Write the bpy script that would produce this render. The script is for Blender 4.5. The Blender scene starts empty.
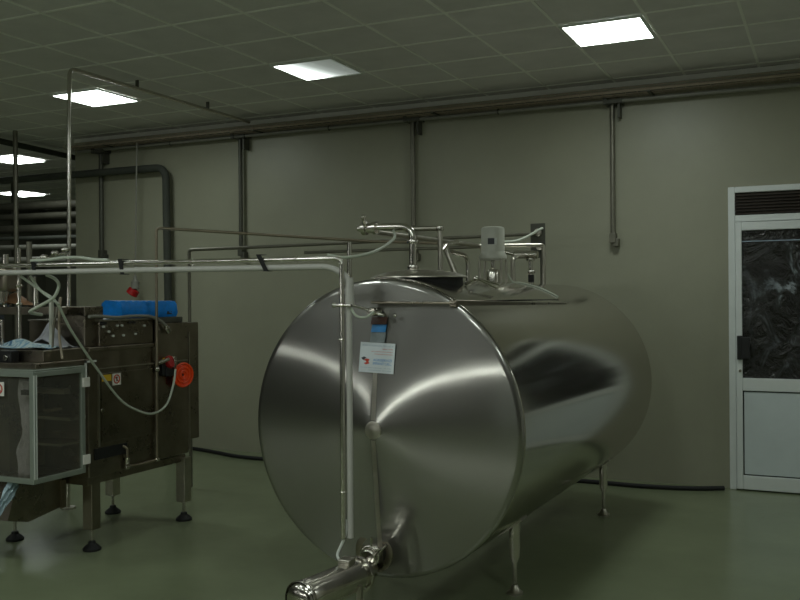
import bpy, math, random
from mathutils import Vector, Matrix
random.seed(7)
PI = math.pi
C = bpy.context.scene.collection

# ------------------------------------------------------------------ materials
def new_mat(name):
    m = bpy.data.materials.new(name); m.use_nodes = True
    nt = m.node_tree
    return m, nt, nt.nodes['Principled BSDF']

def noise(nt, scale, detail=4.0, stretch=None, rough=0.6):
    tc = nt.nodes.new('ShaderNodeTexCoord')
    mp = nt.nodes.new('ShaderNodeMapping')
    if stretch: mp.inputs['Scale'].default_value = stretch
    n = nt.nodes.new('ShaderNodeTexNoise')
    n.inputs['Scale'].default_value = scale; n.inputs['Detail'].default_value = detail
    n.inputs['Roughness'].default_value = rough
    nt.links.new(tc.outputs['Object'], mp.inputs['Vector']); nt.links.new(mp.outputs[0], n.inputs['Vector'])
    return n

def ramp(nt, src, stops):
    r = nt.nodes.new('ShaderNodeValToRGB')
    cr = r.color_ramp
    while len(cr.elements) < len(stops): cr.elements.new(0.5)
    for e, (p, c) in zip(cr.elements, stops):
        e.position = p; e.color = (*c, 1) if len(c) == 3 else c
    nt.links.new(src, r.inputs[0])
    return r

def plain(name, col, rough=0.5, metal=0.0, vary=0.12, scale=6.0, bump=0.0, bscale=60.0, coat=0.0, stretch=None, spec=0.5):
    m, nt, b = new_mat(name)
    n = noise(nt, scale, 5.0, stretch)
    lo = tuple(c*(1-vary) for c in col); hi = tuple(min(1, c*(1+vary)) for c in col)
    r = ramp(nt, n.outputs['Fac'], [(0.3, lo), (0.7, hi)])
    nt.links.new(r.outputs[0], b.inputs['Base Color'])
    b.inputs['Roughness'].default_value = rough; b.inputs['Metallic'].default_value = metal
    b.inputs['Coat Weight'].default_value = coat; b.inputs['Specular IOR Level'].default_value = spec
    if bump:
        n2 = noise(nt, bscale, 4.0)
        bp = nt.nodes.new('ShaderNodeBump'); bp.inputs['Strength'].default_value = bump; bp.inputs['Distance'].default_value = 0.01
        nt.links.new(n2.outputs['Fac'], bp.inputs['Height']); nt.links.new(bp.outputs[0], b.inputs['Normal'])
    return m

def steel(name, col=(0.56, 0.54, 0.50), rough=0.28, aniso=0.0, axis='Y', rot=0.0, vary=0.08, stretch=(1, 1, 1), scale=14.0, rvary=0.06):
    m, nt, b = new_mat(name)
    b.inputs['Metallic'].default_value = 1.0
    n = noise(nt, scale, 6.0, stretch)
    r = ramp(nt, n.outputs['Fac'], [(0.3, tuple(c*(1-vary) for c in col)), (0.7, tuple(c*(1+vary) for c in col))])
    nt.links.new(r.outputs[0], b.inputs['Base Color'])
    mr = nt.nodes.new('ShaderNodeMapRange')
    mr.inputs['To Min'].default_value = rough-rvary; mr.inputs['To Max'].default_value = rough+rvary
    mr.inputs['From Min'].default_value = 0.3; mr.inputs['From Max'].default_value = 0.7
    nt.links.new(n.outputs['Fac'], mr.inputs['Value']); nt.links.new(mr.outputs[0], b.inputs['Roughness'])
    if aniso:
        t = nt.nodes.new('ShaderNodeTangent'); t.direction_type = 'RADIAL'; t.axis = axis
        b.inputs['Anisotropic'].default_value = aniso; b.inputs['Anisotropic Rotation'].default_value = rot
        nt.links.new(t.outputs[0], b.inputs['Tangent'])
    return m

def emitter(name, col, strength):
    m, nt, b = new_mat(name)
    b.inputs['Base Color'].default_value = (0.8, 0.8, 0.8, 1)
    b.inputs['Emission Color'].default_value = (*col, 1); b.inputs['Emission Strength'].default_value = strength
    m.cycles.emission_sampling = 'FRONT'
    return m

LAMP = (0.90, 1.0, 0.95)
LSTR = 7.0
M = {}
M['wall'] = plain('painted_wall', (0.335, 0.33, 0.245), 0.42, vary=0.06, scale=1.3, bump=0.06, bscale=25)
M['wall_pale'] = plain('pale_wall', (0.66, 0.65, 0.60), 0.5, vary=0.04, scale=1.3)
M['wall_dim'] = plain('painted_wall_shaded', (0.09, 0.09, 0.065), 0.6, vary=0.1, scale=1.3)  # wall colour lowered to hold the dimness of recess and hall end
M['floor'] = plain('green_epoxy_floor', (0.225, 0.26, 0.155), 0.22, vary=0.10, scale=1.6, bump=0.05, bscale=14)
M['tile'] = plain('ceiling_tile', (0.77, 0.735, 0.74), 0.9, vary=0.06, scale=3.0, bump=0.3, bscale=120)
M['tbar'] = plain('ceiling_grid', (0.95, 0.94, 0.90), 0.6, vary=0.02)
M['upvc'] = plain('white_upvc', (0.80, 0.83, 0.82), 0.35, vary=0.03)
M['upvc_panel'] = plain('white_panel', (0.70, 0.76, 0.78), 0.4, vary=0.03)
M['dark'] = plain('dark_void', (0.02, 0.017, 0.013), 0.8, spec=0.05)
M['louver'] = plain('dark_louver', (0.045, 0.035, 0.028), 0.4)
M['black'] = plain('black_plastic', (0.014, 0.014, 0.015), 0.4)
M['rubber'] = plain('black_rubber', (0.012, 0.012, 0.012), 0.65)
M['shell'] = steel('tank_shell_steel', (0.50, 0.475, 0.42), 0.13, vary=0.02, stretch=(1.5, 0.6, 1.5), scale=4.0, rvary=0.0)
def plate_steel():
    # brushed end plate: a fairly sharp lobe under a broad one
    m = steel('tank_end_steel', (0.29, 0.285, 0.265), 0.10, vary=0.03, scale=10, rvary=0.01)
    nt = m.node_tree; b = nt.nodes['Principled BSDF']
    c = nt.nodes.new('ShaderNodeBsdfPrincipled'); c.inputs['Metallic'].default_value = 1.0
    c.inputs['Base Color'].default_value = (0.44, 0.425, 0.40, 1); c.inputs['Roughness'].default_value = 0.36
    c.inputs['Anisotropic'].default_value = 0.6; c.inputs['Anisotropic Rotation'].default_value = 0.25
    t = nt.nodes.new('ShaderNodeTangent'); t.direction_type = 'RADIAL'; t.axis = 'Y'
    nt.links.new(t.outputs[0], c.inputs['Tangent'])
    mx = nt.nodes.new('ShaderNodeMixShader'); mx.inputs[0].default_value = 0.38
    nt.links.new(b.outputs[0], mx.inputs[1]); nt.links.new(c.outputs[0], mx.inputs[2])
    nt.links.new(mx.outputs[0], nt.nodes['Material Output'].inputs[0])
    return m
M['plate'] = plate_steel()
M['steel'] = steel('polished_steel', (0.60, 0.57, 0.52), 0.18, vary=0.06)
M['steel_sat'] = steel('satin_steel', (0.50, 0.47, 0.41), 0.34, vary=0.10)
M['steel_dark'] = steel('machine_steel', (0.29, 0.255, 0.205), 0.30, vary=0.22, scale=5)
M['galv'] = plain('galvanised_conduit', (0.20, 0.19, 0.15), 0.45, metal=0.6, vary=0.15)
M['galv_dark'] = plain('dark_conduit', (0.095, 0.095, 0.075), 0.5, metal=0.4, vary=0.15)
M['pvc'] = plain('grey_plastic', (0.24, 0.235, 0.20), 0.45, vary=0.06)
M['conduit'] = plain('pale_plastic_conduit', (0.50, 0.485, 0.45), 0.45, vary=0.04)
M['hose'] = plain('pale_hose', (0.52, 0.56, 0.47), 0.35, vary=0.06)
M['white'] = plain('white_plastic', (0.72, 0.74, 0.70), 0.4, vary=0.03)
M['ivory'] = plain('ivory_enamel', (0.58, 0.58, 0.51), 0.4, vary=0.05)
M['foam'] = plain('pipe_insulation', (0.05, 0.054, 0.043), 0.8, vary=0.15)
M['recess_pipe'] = plain('recess_pipe_shaded', (0.055, 0.052, 0.038), 0.5, vary=0.15)  # shade of the recess is put into this lowered pipe colour
M['alu'] = plain('aluminium_profile', (0.36, 0.40, 0.35), 0.4, metal=0.55, vary=0.06)
M['blue'] = plain('blue_film', (0.005, 0.24, 0.80), 0.35, vary=0.2, scale=18, bump=0.3, bscale=30)
M['orange'] = plain('orange_hose', (0.95, 0.075, 0.008), 0.4, vary=0.1)
M['red'] = plain('red_plastic', (0.42, 0.010, 0.012), 0.4, vary=0.08)
M['yellow'] = plain('yellow_label', (0.80, 0.50, 0.03), 0.5, vary=0.05)
M['pale_label'] = plain('white_label', (0.85, 0.82, 0.76), 0.5, vary=0.03)
M['lilac'] = plain('grey_lilac_cloth', (0.56, 0.56, 0.62), 0.8, vary=0.15, scale=20)
M['paleblue'] = plain('pale_blue_film', (0.42, 0.55, 0.62), 0.4, vary=0.3, scale=22)
M['tan'] = plain('tan_bag', (0.52, 0.28, 0.16), 0.7, vary=0.15)
M['brown'] = plain('brown_patch', (0.07, 0.025, 0.015), 0.5)
M['tagblue'] = plain('tag_blue', (0.02, 0.22, 0.55), 0.4, vary=0.1)
M['taggrey'] = plain('tag_grey', (0.22, 0.25, 0.26), 0.35, vary=0.15, scale=40)
M['card'] = plain('card_white', (0.72, 0.76, 0.80), 0.5, vary=0.02)
M['inkblue'] = plain('ink_blue', (0.03, 0.26, 0.62), 0.5)
M['inkred'] = plain('ink_red', (0.60, 0.06, 0.03), 0.5)
M['inkdark'] = plain('ink_dark', (0.05, 0.05, 0.06), 0.5)
M['inkgrey'] = plain('ink_grey', (0.34, 0.42, 0.52), 0.5)
M['copper'] = plain('tarnished_pipe', (0.33, 0.28, 0.21), 0.35, metal=0.8, vary=0.15)
M['cable_brown'] = plain('brown_cable', (0.34, 0.28, 0.21), 0.6, vary=0.1)
M['strip'] = emitter('added_strip_glow', (0.95, 1.0, 0.92), 8.0)  # glow of the added strips that draw the arcs on the tank end
M['lamp'] = emitter('lamp_diffuser', LAMP, LSTR)

def half_lamp():
    m, nt, b = new_mat('lamp_diffuser_one_tube')
    b.inputs['Base Color'].default_value = (0.75, 0.78, 0.72, 1)
    tc = nt.nodes.new('ShaderNodeTexCoord'); sp = nt.nodes.new('ShaderNodeSeparateXYZ')
    nt.links.new(tc.outputs['Generated'], sp.inputs[0])
    ad = nt.nodes.new('ShaderNodeMath'); ad.operation = 'MULTIPLY_ADD'
    ad.inputs[1].default_value = -0.25
    nt.links.new(sp.outputs['Y'], ad.inputs[0]); nt.links.new(sp.outputs['X'], ad.inputs[2])
    r = ramp(nt, ad.outputs[0], [(0.0, (0.5, 0.5, 0.5)), (0.14, (0.13, 0.13, 0.13)), (0.27, (0.05, 0.05, 0.05)), (0.42, (0.020, 0.020, 0.020)), (0.62, (0.010, 0.010, 0.010)), (1.0, (0.006, 0.006, 0.006))])
    mu = nt.nodes.new('ShaderNodeMath'); mu.operation = 'MULTIPLY'; mu.inputs[1].default_value = LSTR
    nt.links.new(r.outputs[0], mu.inputs[0]); nt.links.new(mu.outputs[0], b.inputs['Emission Strength'])
    b.inputs['Emission Color'].default_value = (*LAMP, 1)
    m.cycles.emission_sampling = 'FRONT'
    return m
M['lamp_half'] = half_lamp()

def clear_sheet(name, tint, opac, rough=0.1):
    m, nt, b = new_mat(name)
    tr = nt.nodes.new('ShaderNodeBsdfTransparent'); tr.inputs[0].default_value = (*tint, 1)
    mx = nt.nodes.new('ShaderNodeMixShader'); mx.inputs[0].default_value = opac
    b.inputs['Base Color'].default_value = (0.25, 0.25, 0.22, 1); b.inputs['Roughness'].default_value = rough
    out = nt.nodes['Material Output']
    nt.links.new(tr.outputs[0], mx.inputs[1]); nt.links.new(b.outputs[0], mx.inputs[2]); nt.links.new(mx.outputs[0], out.inputs[0])
    return m
M['polycarb'] = clear_sheet('clear_polycarbonate', (0.90, 0.88, 0.84), 0.16, 0.25)

def crumpled_pane():
    # dark night pane with a crumpled plastic film behind it
    m, nt, b = new_mat('dark_pane_with_film')
    n1 = noise(nt, 2.6, 7.0, (1.6, 1, 1), 0.62); n1.inputs['Distortion'].default_value = 1.6
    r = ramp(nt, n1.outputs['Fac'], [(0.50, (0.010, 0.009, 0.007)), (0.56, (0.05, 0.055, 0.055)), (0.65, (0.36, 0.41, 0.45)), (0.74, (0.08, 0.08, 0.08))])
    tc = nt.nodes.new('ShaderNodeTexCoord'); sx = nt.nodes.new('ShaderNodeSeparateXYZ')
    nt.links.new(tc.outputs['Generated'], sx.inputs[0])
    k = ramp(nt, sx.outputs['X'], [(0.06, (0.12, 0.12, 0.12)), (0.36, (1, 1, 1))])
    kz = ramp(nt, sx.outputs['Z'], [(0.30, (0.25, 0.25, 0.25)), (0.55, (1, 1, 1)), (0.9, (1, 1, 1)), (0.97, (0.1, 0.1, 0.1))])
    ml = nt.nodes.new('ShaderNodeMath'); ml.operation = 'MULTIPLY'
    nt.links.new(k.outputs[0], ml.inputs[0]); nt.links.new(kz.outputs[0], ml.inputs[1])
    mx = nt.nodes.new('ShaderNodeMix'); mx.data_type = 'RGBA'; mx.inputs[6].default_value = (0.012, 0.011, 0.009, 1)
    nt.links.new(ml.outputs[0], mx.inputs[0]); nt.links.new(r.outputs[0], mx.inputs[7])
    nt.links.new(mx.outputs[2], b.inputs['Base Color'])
    b.inputs['Roughness'].default_value = 0.12
    n2 = noise(nt, 5.0, 5.0, None, 0.6); n2.inputs['Distortion'].default_value = 2.0
    bp = nt.nodes.new('ShaderNodeBump'); bp.inputs['Strength'].default_value = 0.9; bp.inputs['Distance'].default_value = 0.05
    nt.links.new(n2.outputs['Fac'], bp.inputs['Height']); nt.links.new(bp.outputs[0], b.inputs['Normal'])
    return m
M['pane'] = crumpled_pane()

# ------------------------------------------------------------------ mesh building
class MB:
    def __init__(s): s.v = []; s.f = []
    def add(s, vs, fs):
        o = len(s.v); s.v += [Vector(p) for p in vs]; s.f += [tuple(i+o for i in f) for f in fs]; return s
    def box(s, x0, x1, y0, y1, z0, z1):
        vs = [(x, y, z) for z in (z0, z1) for y in (y0, y1) for x in (x0, x1)]
        return s.add(vs, [(0, 2, 3, 1), (4, 5, 7, 6), (0, 1, 5, 4), (2, 6, 7, 3), (0, 4, 6, 2), (1, 3, 7, 5)])
    def prism(s, poly, d):           # closed polygon of 3-D points pushed along the vector d
        n = len(poly); d = Vector(d); a = [Vector(p) for p in poly]
        return s.add(a+[p+d for p in a], [tuple(range(n))[::-1], tuple(range(n, 2*n))] + [(i, (i+1) % n, n+(i+1) % n, n+i) for i in range(n)])
    def lathe(s, o, axis, prof, n=32, close=True):   # prof: (distance along axis, radius)
        o = Vector(o); w = Vector(axis).normalized()
        u = w.cross(Vector((0, 0, 1)) if abs(w.z) < 0.9 else Vector((1, 0, 0))).normalized(); t = w.cross(u)
        vs = []; fs = []
        for h, r in prof:
            for k in range(n):
                a = 2*PI*k/n; vs.append(o + w*h + (u*math.cos(a)+t*math.sin(a))*r)
        for i in range(len(prof)-1):
            for k in range(n):
                fs.append((i*n+k, i*n+(k+1) % n, (i+1)*n+(k+1) % n, (i+1)*n+k))
        if close:
            if prof[0][1] > 1e-5: fs.append(tuple(range(n))[::-1])
            if prof[-1][1] > 1e-5: fs.append(tuple((len(prof)-1)*n+k for k in range(n)))
        return s.add(vs, fs)
    def cyl(s, a, b, r, n=20, ch=0.0):
        a = Vector(a); b = Vector(b); L = (b-a).length
        ch = ch or min(r*0.12, L*0.2)
        return s.lathe(a, b-a, [(0, r-ch), (ch, r), (L-ch, r), (L, r-ch)], n)
    def torus(s, o, axis, R, r, n=40, m=12):
        o = Vector(o); w = Vector(axis).normalized()
        u = w.cross(Vector((0, 0, 1)) if abs(w.z) < 0.9 else Vector((1, 0, 0))).normalized(); t = w.cross(u)
        vs = []; fs = []
        for i in range(n):
            a = 2*PI*i/n; e = u*math.cos(a)+t*math.sin(a)
            for j in range(m):
                b = 2*PI*j/m; vs.append(o+e*(R+r*math.cos(b))+w*r*math.sin(b))
        for i in range(n):
            for j in range(m):
                fs.append((i*m+j, ((i+1) % n)*m+j, ((i+1) % n)*m+(j+1) % m, i*m+(j+1) % m))
        return s.add(vs, fs)
    def sphere(s, o, r, n=20, sz=1.0):
        k = n//2
        return s.lathe(o, (0, 0, 1), [(-r*sz*math.cos(PI*i/k), max(1e-4, r*math.sin(PI*i/k))) for i in range(k+1)], n)
    def tube(s, pts, r, n=12, fillet=0.0, smooth=0):
        P = [Vector(p) for p in pts]
        if fillet:
            Q = [P[0]]
            for i in range(1, len(P)-1):
                a = P[i-1]-P[i]; b = P[i+1]-P[i]
                d = min(fillet, a.length*0.48, b.length*0.48)
                A = P[i]+a.normalized()*d; B = P[i]+b.normalized()*d
                for k in range(9):
                    t = k/8; Q.append(A*(1-t)**2 + P[i]*2*t*(1-t) + B*t*t)
            Q.append(P[-1]); P = Q
        if smooth:
            Q = []
            for i in range(len(P)-1):
                p0 = P[max(i-1, 0)]; p1 = P[i]; p2 = P[i+1]; p3 = P[min(i+2, len(P)-1)]
                for k in range(smooth):
                    t = k/smooth
                    Q.append(0.5*((2*p1)+(p2-p0)*t+(2*p0-5*p1+4*p2-p3)*t*t+(3*p1-p0-3*p2+p3)*t**3))
            Q.append(P[-1]); P = Q
        T = []
        for i in range(len(P)):
            T.append((P[min(i+1, len(P)-1)]-P[max(i-1, 0)]).normalized())
        u = T[0].cross(Vector((0, 0, 1)) if abs(T[0].z) < 0.9 else Vector((1, 0, 0))).normalized()
        vs = []; fs = []
        for i, p in enumerate(P):
            u = (u - T[i]*u.dot(T[i])).normalized(); w = T[i].cross(u)
            for k in range(n):
                a = 2*PI*k/n; vs.append(p+(u*math.cos(a)+w*math.sin(a))*r)
        for i in range(len(P)-1):
            for k in range(n):
                fs.append((i*n+k, i*n+(k+1) % n, (i+1)*n+(k+1) % n, (i+1)*n+k))
        fs += [tuple(range(n))[::-1], tuple((len(P)-1)*n+k for k in range(n))]
        return s.add(vs, fs)
    def xf(s, mat):
        s.v = [mat @ p for p in s.v]; return s
    def build(s, name, mat, parent=None, bevel=0.0, smooth=True, local=False):
        me = bpy.data.meshes.new(name)
        if parent is None:
            xs = [p.x for p in s.v]; ys = [p.y for p in s.v]; zs = [p.z for p in s.v]
            org = Vector(((min(xs)+max(xs))/2, (min(ys)+max(ys))/2, min(zs)))
            vs = [p-org for p in s.v]
        else:
            org = Vector((0, 0, 0))
            inv = Matrix.Identity(4) if local else world(parent).inverted()
            vs = [inv @ p for p in s.v]
        me.from_pydata([tuple(p) for p in vs], [], s.f); me.update()
        import bmesh
        bm = bmesh.new(); bm.from_mesh(me); bmesh.ops.recalc_face_normals(bm, faces=bm.faces); bm.to_mesh(me); bm.free()
        if smooth:
            for p in me.polygons: p.use_smooth = True
            me.set_sharp_from_angle(angle=math.radians(38))
        me.materials.append(M[mat] if isinstance(mat, str) else mat)
        o = bpy.data.objects.new(name, me); C.objects.link(o)
        o.location = org
        if parent is not None: o.parent = parent; o.location = (0, 0, 0)
        if bevel:
            b = o.modifiers.new('Bevel', 'BEVEL'); b.width = bevel; b.segments = 2; b.limit_method = 'ANGLE'
        return o

def world(o):
    m = o.matrix_basis.copy()
    while o.parent: o = o.parent; m = o.matrix_basis @ m
    return m

def tag(o, label, cat, group=None):
    o['label'] = label; o['category'] = cat
    if group: o['group'] = group
    return o
def thing(name, label, cat, loc=(0, 0, 0), rz=0.0, group=None):
    o = bpy.data.objects.new(name, None); C.objects.link(o); o.empty_display_size = 0.1
    o.location = loc; o.rotation_euler = (0, 0, rz)
    return tag(o, label, cat, group)
def struct(o): o['kind'] = 'structure'; return o
def copy_tree(o, parent=None):
    c = o.copy(); C.objects.link(c)
    if parent: c.parent = parent
    for ch in [x for x in C.objects if x.parent == o]: copy_tree(ch, c)
    return c

# ------------------------------------------------------------------ setting
CEIL = 3.55; YW = 8.30; XR = 4.2; XL = -15.0; YF = -5.0; YB = 14.5; XC = -8.10
struct(MB().box(XL, XR, YF, YB, -0.1, 0).build('floor', 'floor', smooth=False))
struct(MB().box(XL, XR, YF, YB, CEIL, CEIL+0.1).build('ceiling', 'tile', smooth=False))
struct(MB().box(XC, XR, YW, YW+0.25, 0, CEIL).build('wall_back', 'wall', smooth=False))
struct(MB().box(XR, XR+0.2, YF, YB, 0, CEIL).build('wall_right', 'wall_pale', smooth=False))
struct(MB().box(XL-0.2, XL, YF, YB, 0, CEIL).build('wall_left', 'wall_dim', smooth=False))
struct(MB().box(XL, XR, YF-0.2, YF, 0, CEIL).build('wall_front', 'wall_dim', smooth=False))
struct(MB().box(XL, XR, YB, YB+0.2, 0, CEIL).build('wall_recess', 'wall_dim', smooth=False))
grid = MB(); t = 0.010
x = -4.14 - 0.6*18
while x < XR:
    if x > XL: grid.box(x-t, x+t, YF, YW if x > XC else YB, CEIL-0.006, CEIL)
    x += 0.6
y = 5.76 - 0.6*17
while y < YB:
    if y > YF: grid.box(XL, XR if y < YW else XC, y-t, y+t, CEIL-0.0065, CEIL)
    y += 0.6
struct(grid.build('trim_1', 'tbar', smooth=False))
struct(MB().box(XC, XR, YW-0.014, YW, CEIL-0.05, CEIL-0.0065).build('trim_2', 'tbar', smooth=False))

# lights in the ceiling grid
def light(cx, cy, label, group=None, half=False):
    r = thing('ceiling_light', label, 'ceiling light', (cx, cy, CEIL-0.04), 0, group)
    f = MB(); a = 0.29; b = 0.268
    for x0, x1, y0, y1 in ((-a, a, -a, -b), (-a, a, b, a), (-a, -b, -b, b), (b, a, -b, b)):
        f.box(cx+x0, cx+x1, cy+y0, cy+y1, CEIL-0.022, CEIL-0.0066)
    f.build('light_frame', 'white', r, smooth=False)
    d = MB().add([(cx-b, cy-b, CEIL-0.014), (cx-b, cy+b, CEIL-0.014), (cx+b, cy+b, CEIL-0.014), (cx+b, cy-b, CEIL-0.014)], [(0, 1, 2, 3)]).build('diffuser', 'lamp_half' if half else 'lamp', r, smooth=False)
    if d.data.polygons[0].normal.z > 0: d.data.flip_normals()
    return r
light(-3.84, 6.66, 'square ceiling panel light half dark with only its left side glowing', half=True)
light(-1.44, 6.66, 'largest bright white square ceiling light, above the tank at right')
light(-6.24, 6.66, 'bright square ceiling light crossed by the bent steel pipe at left')
light(-9.95, 9.10, 'glowing ceiling light in the left recess beside the upright post')
light(-13.05, 12.10, 'smallest and farthest ceiling light, low in the left recess')
off = 'added square ceiling panel light outside the picture, over the camera side of the hall'  # unseen lights added for room light and reflections
for cx in (-6.24, -3.84, -1.44, 0.96):
    for cy in (1.86, -0.54):
        light(cx, cy, off, 'added ceiling lights outside the picture')
light(3.36, 6.66, off, 'added ceiling lights outside the picture')

# door with dark panes in the back wall
Y0 = YW-0.05
door = MB()
DX0, DX1 = -0.79, 0.36
door.box(DX0, DX0+0.055, Y0, YW+0.02, 0, 2.55).box(DX1-0.055, DX1, Y0, YW+0.02, 0, 2.55)
door.box(DX0+0.055, DX1-0.055, Y0, YW+0.02, 2.50, 2.55).box(DX0+0.055, DX1-0.055, Y0, YW+0.02, 2.255, 2.31)
dr = struct(door.build('door_1', 'upvc', smooth=False, bevel=0.006))
lf = MB(); lx0, lx1 = DX0+0.058, DX1-0.058
lf.box(lx0, lx0+0.05, Y0-0.02, YW, 0.012, 2.25).box(lx1-0.05, lx1, Y0-0.02, YW, 0.012, 2.25)
lf.box(lx0+0.05, lx1-0.05, Y0-0.02, YW, 2.18, 2.25).box(lx0+0.05, lx1-0.05, Y0-0.02, YW, 0.838, 0.945).box(lx0+0.05, lx1-0.05, Y0-0.02, YW, 0.012, 0.128)
lf.build('door_leaf', 'upvc', dr, bevel=0.006, smooth=False)
MB().box(lx0+0.06, lx1-0.06, Y0-0.008, YW, 0.138, 0.828).build('lower_panel', 'upvc_panel', dr, bevel=0.004, smooth=False)
MB().box(lx0+0.05, lx1-0.05, Y0+0.012, YW, 0.128, 0.838).build('panel_gasket', 'dark', dr, smooth=False)
MB().box(lx0+0.05, lx1-0.05, Y0+0.0, YW, 0.945, 2.18).build('glass_pane', 'pane', dr, smooth=False)
MB().box(lx0+0.05, lx1-0.05, Y0-0.006, Y0+0.004, 2.085, 2.093).build('glazing_bar', 'inkgrey', dr, smooth=False)
lv = MB().box(DX0+0.055, DX1-0.055, Y0+0.03, YW, 2.31, 2.50)
for k in range(7):
    z = 2.318+k*0.026
    lv.prism([(DX0+0.055, Y0+0.03, z+0.02), (DX0+0.055, Y0+0.008, z), (DX0+0.055, Y0+0.008, z+0.004), (DX0+0.055, Y0+0.03, z+0.024)], (DX1-DX0-0.11, 0, 0))
lv.build('transom_louver', 'louver', dr, smooth=False)
MB().box(-0.722, -0.675, Y0-0.045, Y0-0.02, 1.10, 1.30).box(-0.69, -0.62, Y0-0.075, Y0-0.045, 1.11, 1.29).build('door_handle', 'black', dr, bevel=0.006, smooth=False)
MB().cyl((-0.70, Y0-0.03, 1.005), (-0.70, Y0-0.018, 1.005), 0.012).build('lock_cylinder', 'steel', dr)

# glow strips added on the wall behind the camera, mirrored in the tank end
for nm, x0, x1, z0, z1 in (('added_glow_strip_2', -7.0, -1.9, 1.60, 1.655), ('added_glow_strip_3', -14.6, -7.2, 2.14, 2.17)):
    w2 = struct(MB().box(x0, x1, YF, YF+0.02, z0, z1).build(nm, 'strip', smooth=False))
    m_ = MB()
    m_.box(x0-0.04, x1+0.04, YF, YF+0.04, z1, z1+0.04).box(x0-0.04, x1+0.04, YF, YF+0.04, z0-0.04, z0).box(x0-0.04, x0, YF, YF+0.04, z0, z1).box(x1, x1+0.04, YF, YF+0.04, z0, z1)
    m_.build('added_strip_frame', 'upvc', w2, smooth=False)

struct(MB().box(-2.6, -1.7, YF, YF+0.05, 0, 1.50).build('added_reflector', 'upvc', smooth=False))  # unseen pale slab added to be mirrored in the tank end

# ------------------------------------------------------------------ cooling tank
TX, TY, TH = -2.0584, 4.18, -0.02
R, L, AZ = 0.75, 3.08, 0.985
tank = thing('cooling_tank', 'large horizontal stainless steel cylinder tank on short legs', 'tank', (TX, TY, 0), TH)
TM = world(tank)
def tw(x, y, z): return TM @ Vector((x, y, z))
def lb(mb, name, mat, parent=tank, **k): return mb.build(name, mat, parent, local=True, **k)
lb(MB().lathe((0, 0, AZ), (0, 1, 0), [(0.012, R-0.004), (0.02, R), (0.024, R), (0.05, R), (0.5, R), (1.5, R), (2.5, R), (L-0.06, R), (L-0.05, R), (L-0.02, R-0.012), (L, R-0.05), (L+0.06, R*0.72), (L+0.10, R*0.4), (L+0.115, 0.002)], 160, close=False), 'shell', 'shell')
def cone_y(r):                      # dished end: its slope grows from the centre to the rim
    q = R-0.010; r = min(r, q); return -0.010 - 0.13*(q-r) + 0.05*(q*q-r*r) - 0.05*(q**3-r**3)
prof = [(0.016, R-0.0035), (0.004, R+0.0015), (-0.004, R-0.002), (-0.010, R-0.010)]
for k in range(1, 41):
    q = k/40; r_ = (R-0.010)*(1-q)+0.0015*q; prof.append((cone_y(r_), r_))
ep = lb(MB().lathe((0, 0, AZ), (0, 1, 0), prof, 160, close=False), 'end_plate', 'plate')
lb(MB().lathe((0, cone_y(0.02)+0.004, AZ), (0, -1, 0), [(0, 0.046), (0.006, 0.044), (0.009, 0.036), (0.008, 0.03), (0.011, 0.022), (0.012, 0.002)], 40), 'centre_boss', 'steel_sat', ep)
sm = MB()
for s_ in (1, -1):
    zz = [0.05+(0.38 if s_ > 0 else 0.65)*k/12 for k in range(13)]
    vs = []
    for z in zz: vs += [(-0.012, cone_y(z)-0.0025, AZ+s_*z), (0.012, cone_y(z)-0.0025, AZ+s_*z), (-0.013, cone_y(z)+0.003, AZ+s_*z), (0.013, cone_y(z)+0.003, AZ+s_*z)]
    fs = []
    for k in range(12):
        a = 4*k
        fs += [(a, a+1, a+5, a+4), (a+2, a, a+4, a+6), (a+1, a+3, a+7, a+5), (a+3, a+2, a+6, a+7)]
    sm.add(vs, fs)
lb(sm, 'weld_seam', 'steel_sat', ep)
# sheet band along the upper right side and the rail that closes it
vs = []; fs = []
ys = [0.03, 1.78]
na = 24; a0 = math.radians(-4); a1 = math.radians(32.2)
for y in ys:
    for rr in (R+0.001, R+0.006):
        for k in range(na+1):
            a = a0+(a1-a0)*k/na; vs.append((rr*math.sin(a), y, AZ+rr*math.cos(a)))
n1 = na+1
for k in range(na):
    fs += [(k, k+1, n1+k+1, n1+k), (2*n1+k, 3*n1+k, 3*n1+k+1, 2*n1+k+1), (n1+k, n1+k+1, 3*n1+k+1, 3*n1+k), (k, 2*n1+k, 2*n1+k+1, k+1)]
fs += [(0, n1, 3*n1, 2*n1), (na, 2*n1+na, 3*n1+na, n1+na)]
lb(MB().add(vs, fs), 'cover_sheet', 'shell')
rl = MB()
def railbox(x0, y0, z0, x1, y1, z1, w_, h_):
    a = Vector((x0, y0, z0)); b = Vector((x1, y1, z1)); d = (b-a).normalized(); sd = d.cross(Vector((0, 0, 1))).normalized()
    q = [a+sd*w_/2+Vector((0, 0, h_/2)), a-sd*w_/2+Vector((0, 0, h_/2)), a-sd*w_/2-Vector((0, 0, h_/2)), a+sd*w_/2-Vector((0, 0, h_/2))]
    return q, b-a
q, d = railbox(0.405, -0.03, 1.610, 0.425, 1.80, 1.581, 0.04, 0.034)
rl.prism(q, d)
lb(rl, 'side_rail', 'steel_dark', bevel=0.004)
q, d = railbox(-0.015, -0.062, 1.618, 0.42, -0.018, 1.612, 0.045, 0.012)
lb(MB().prism(q, d), 'front_rail', 'steel_dark', bevel=0.004)
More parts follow.
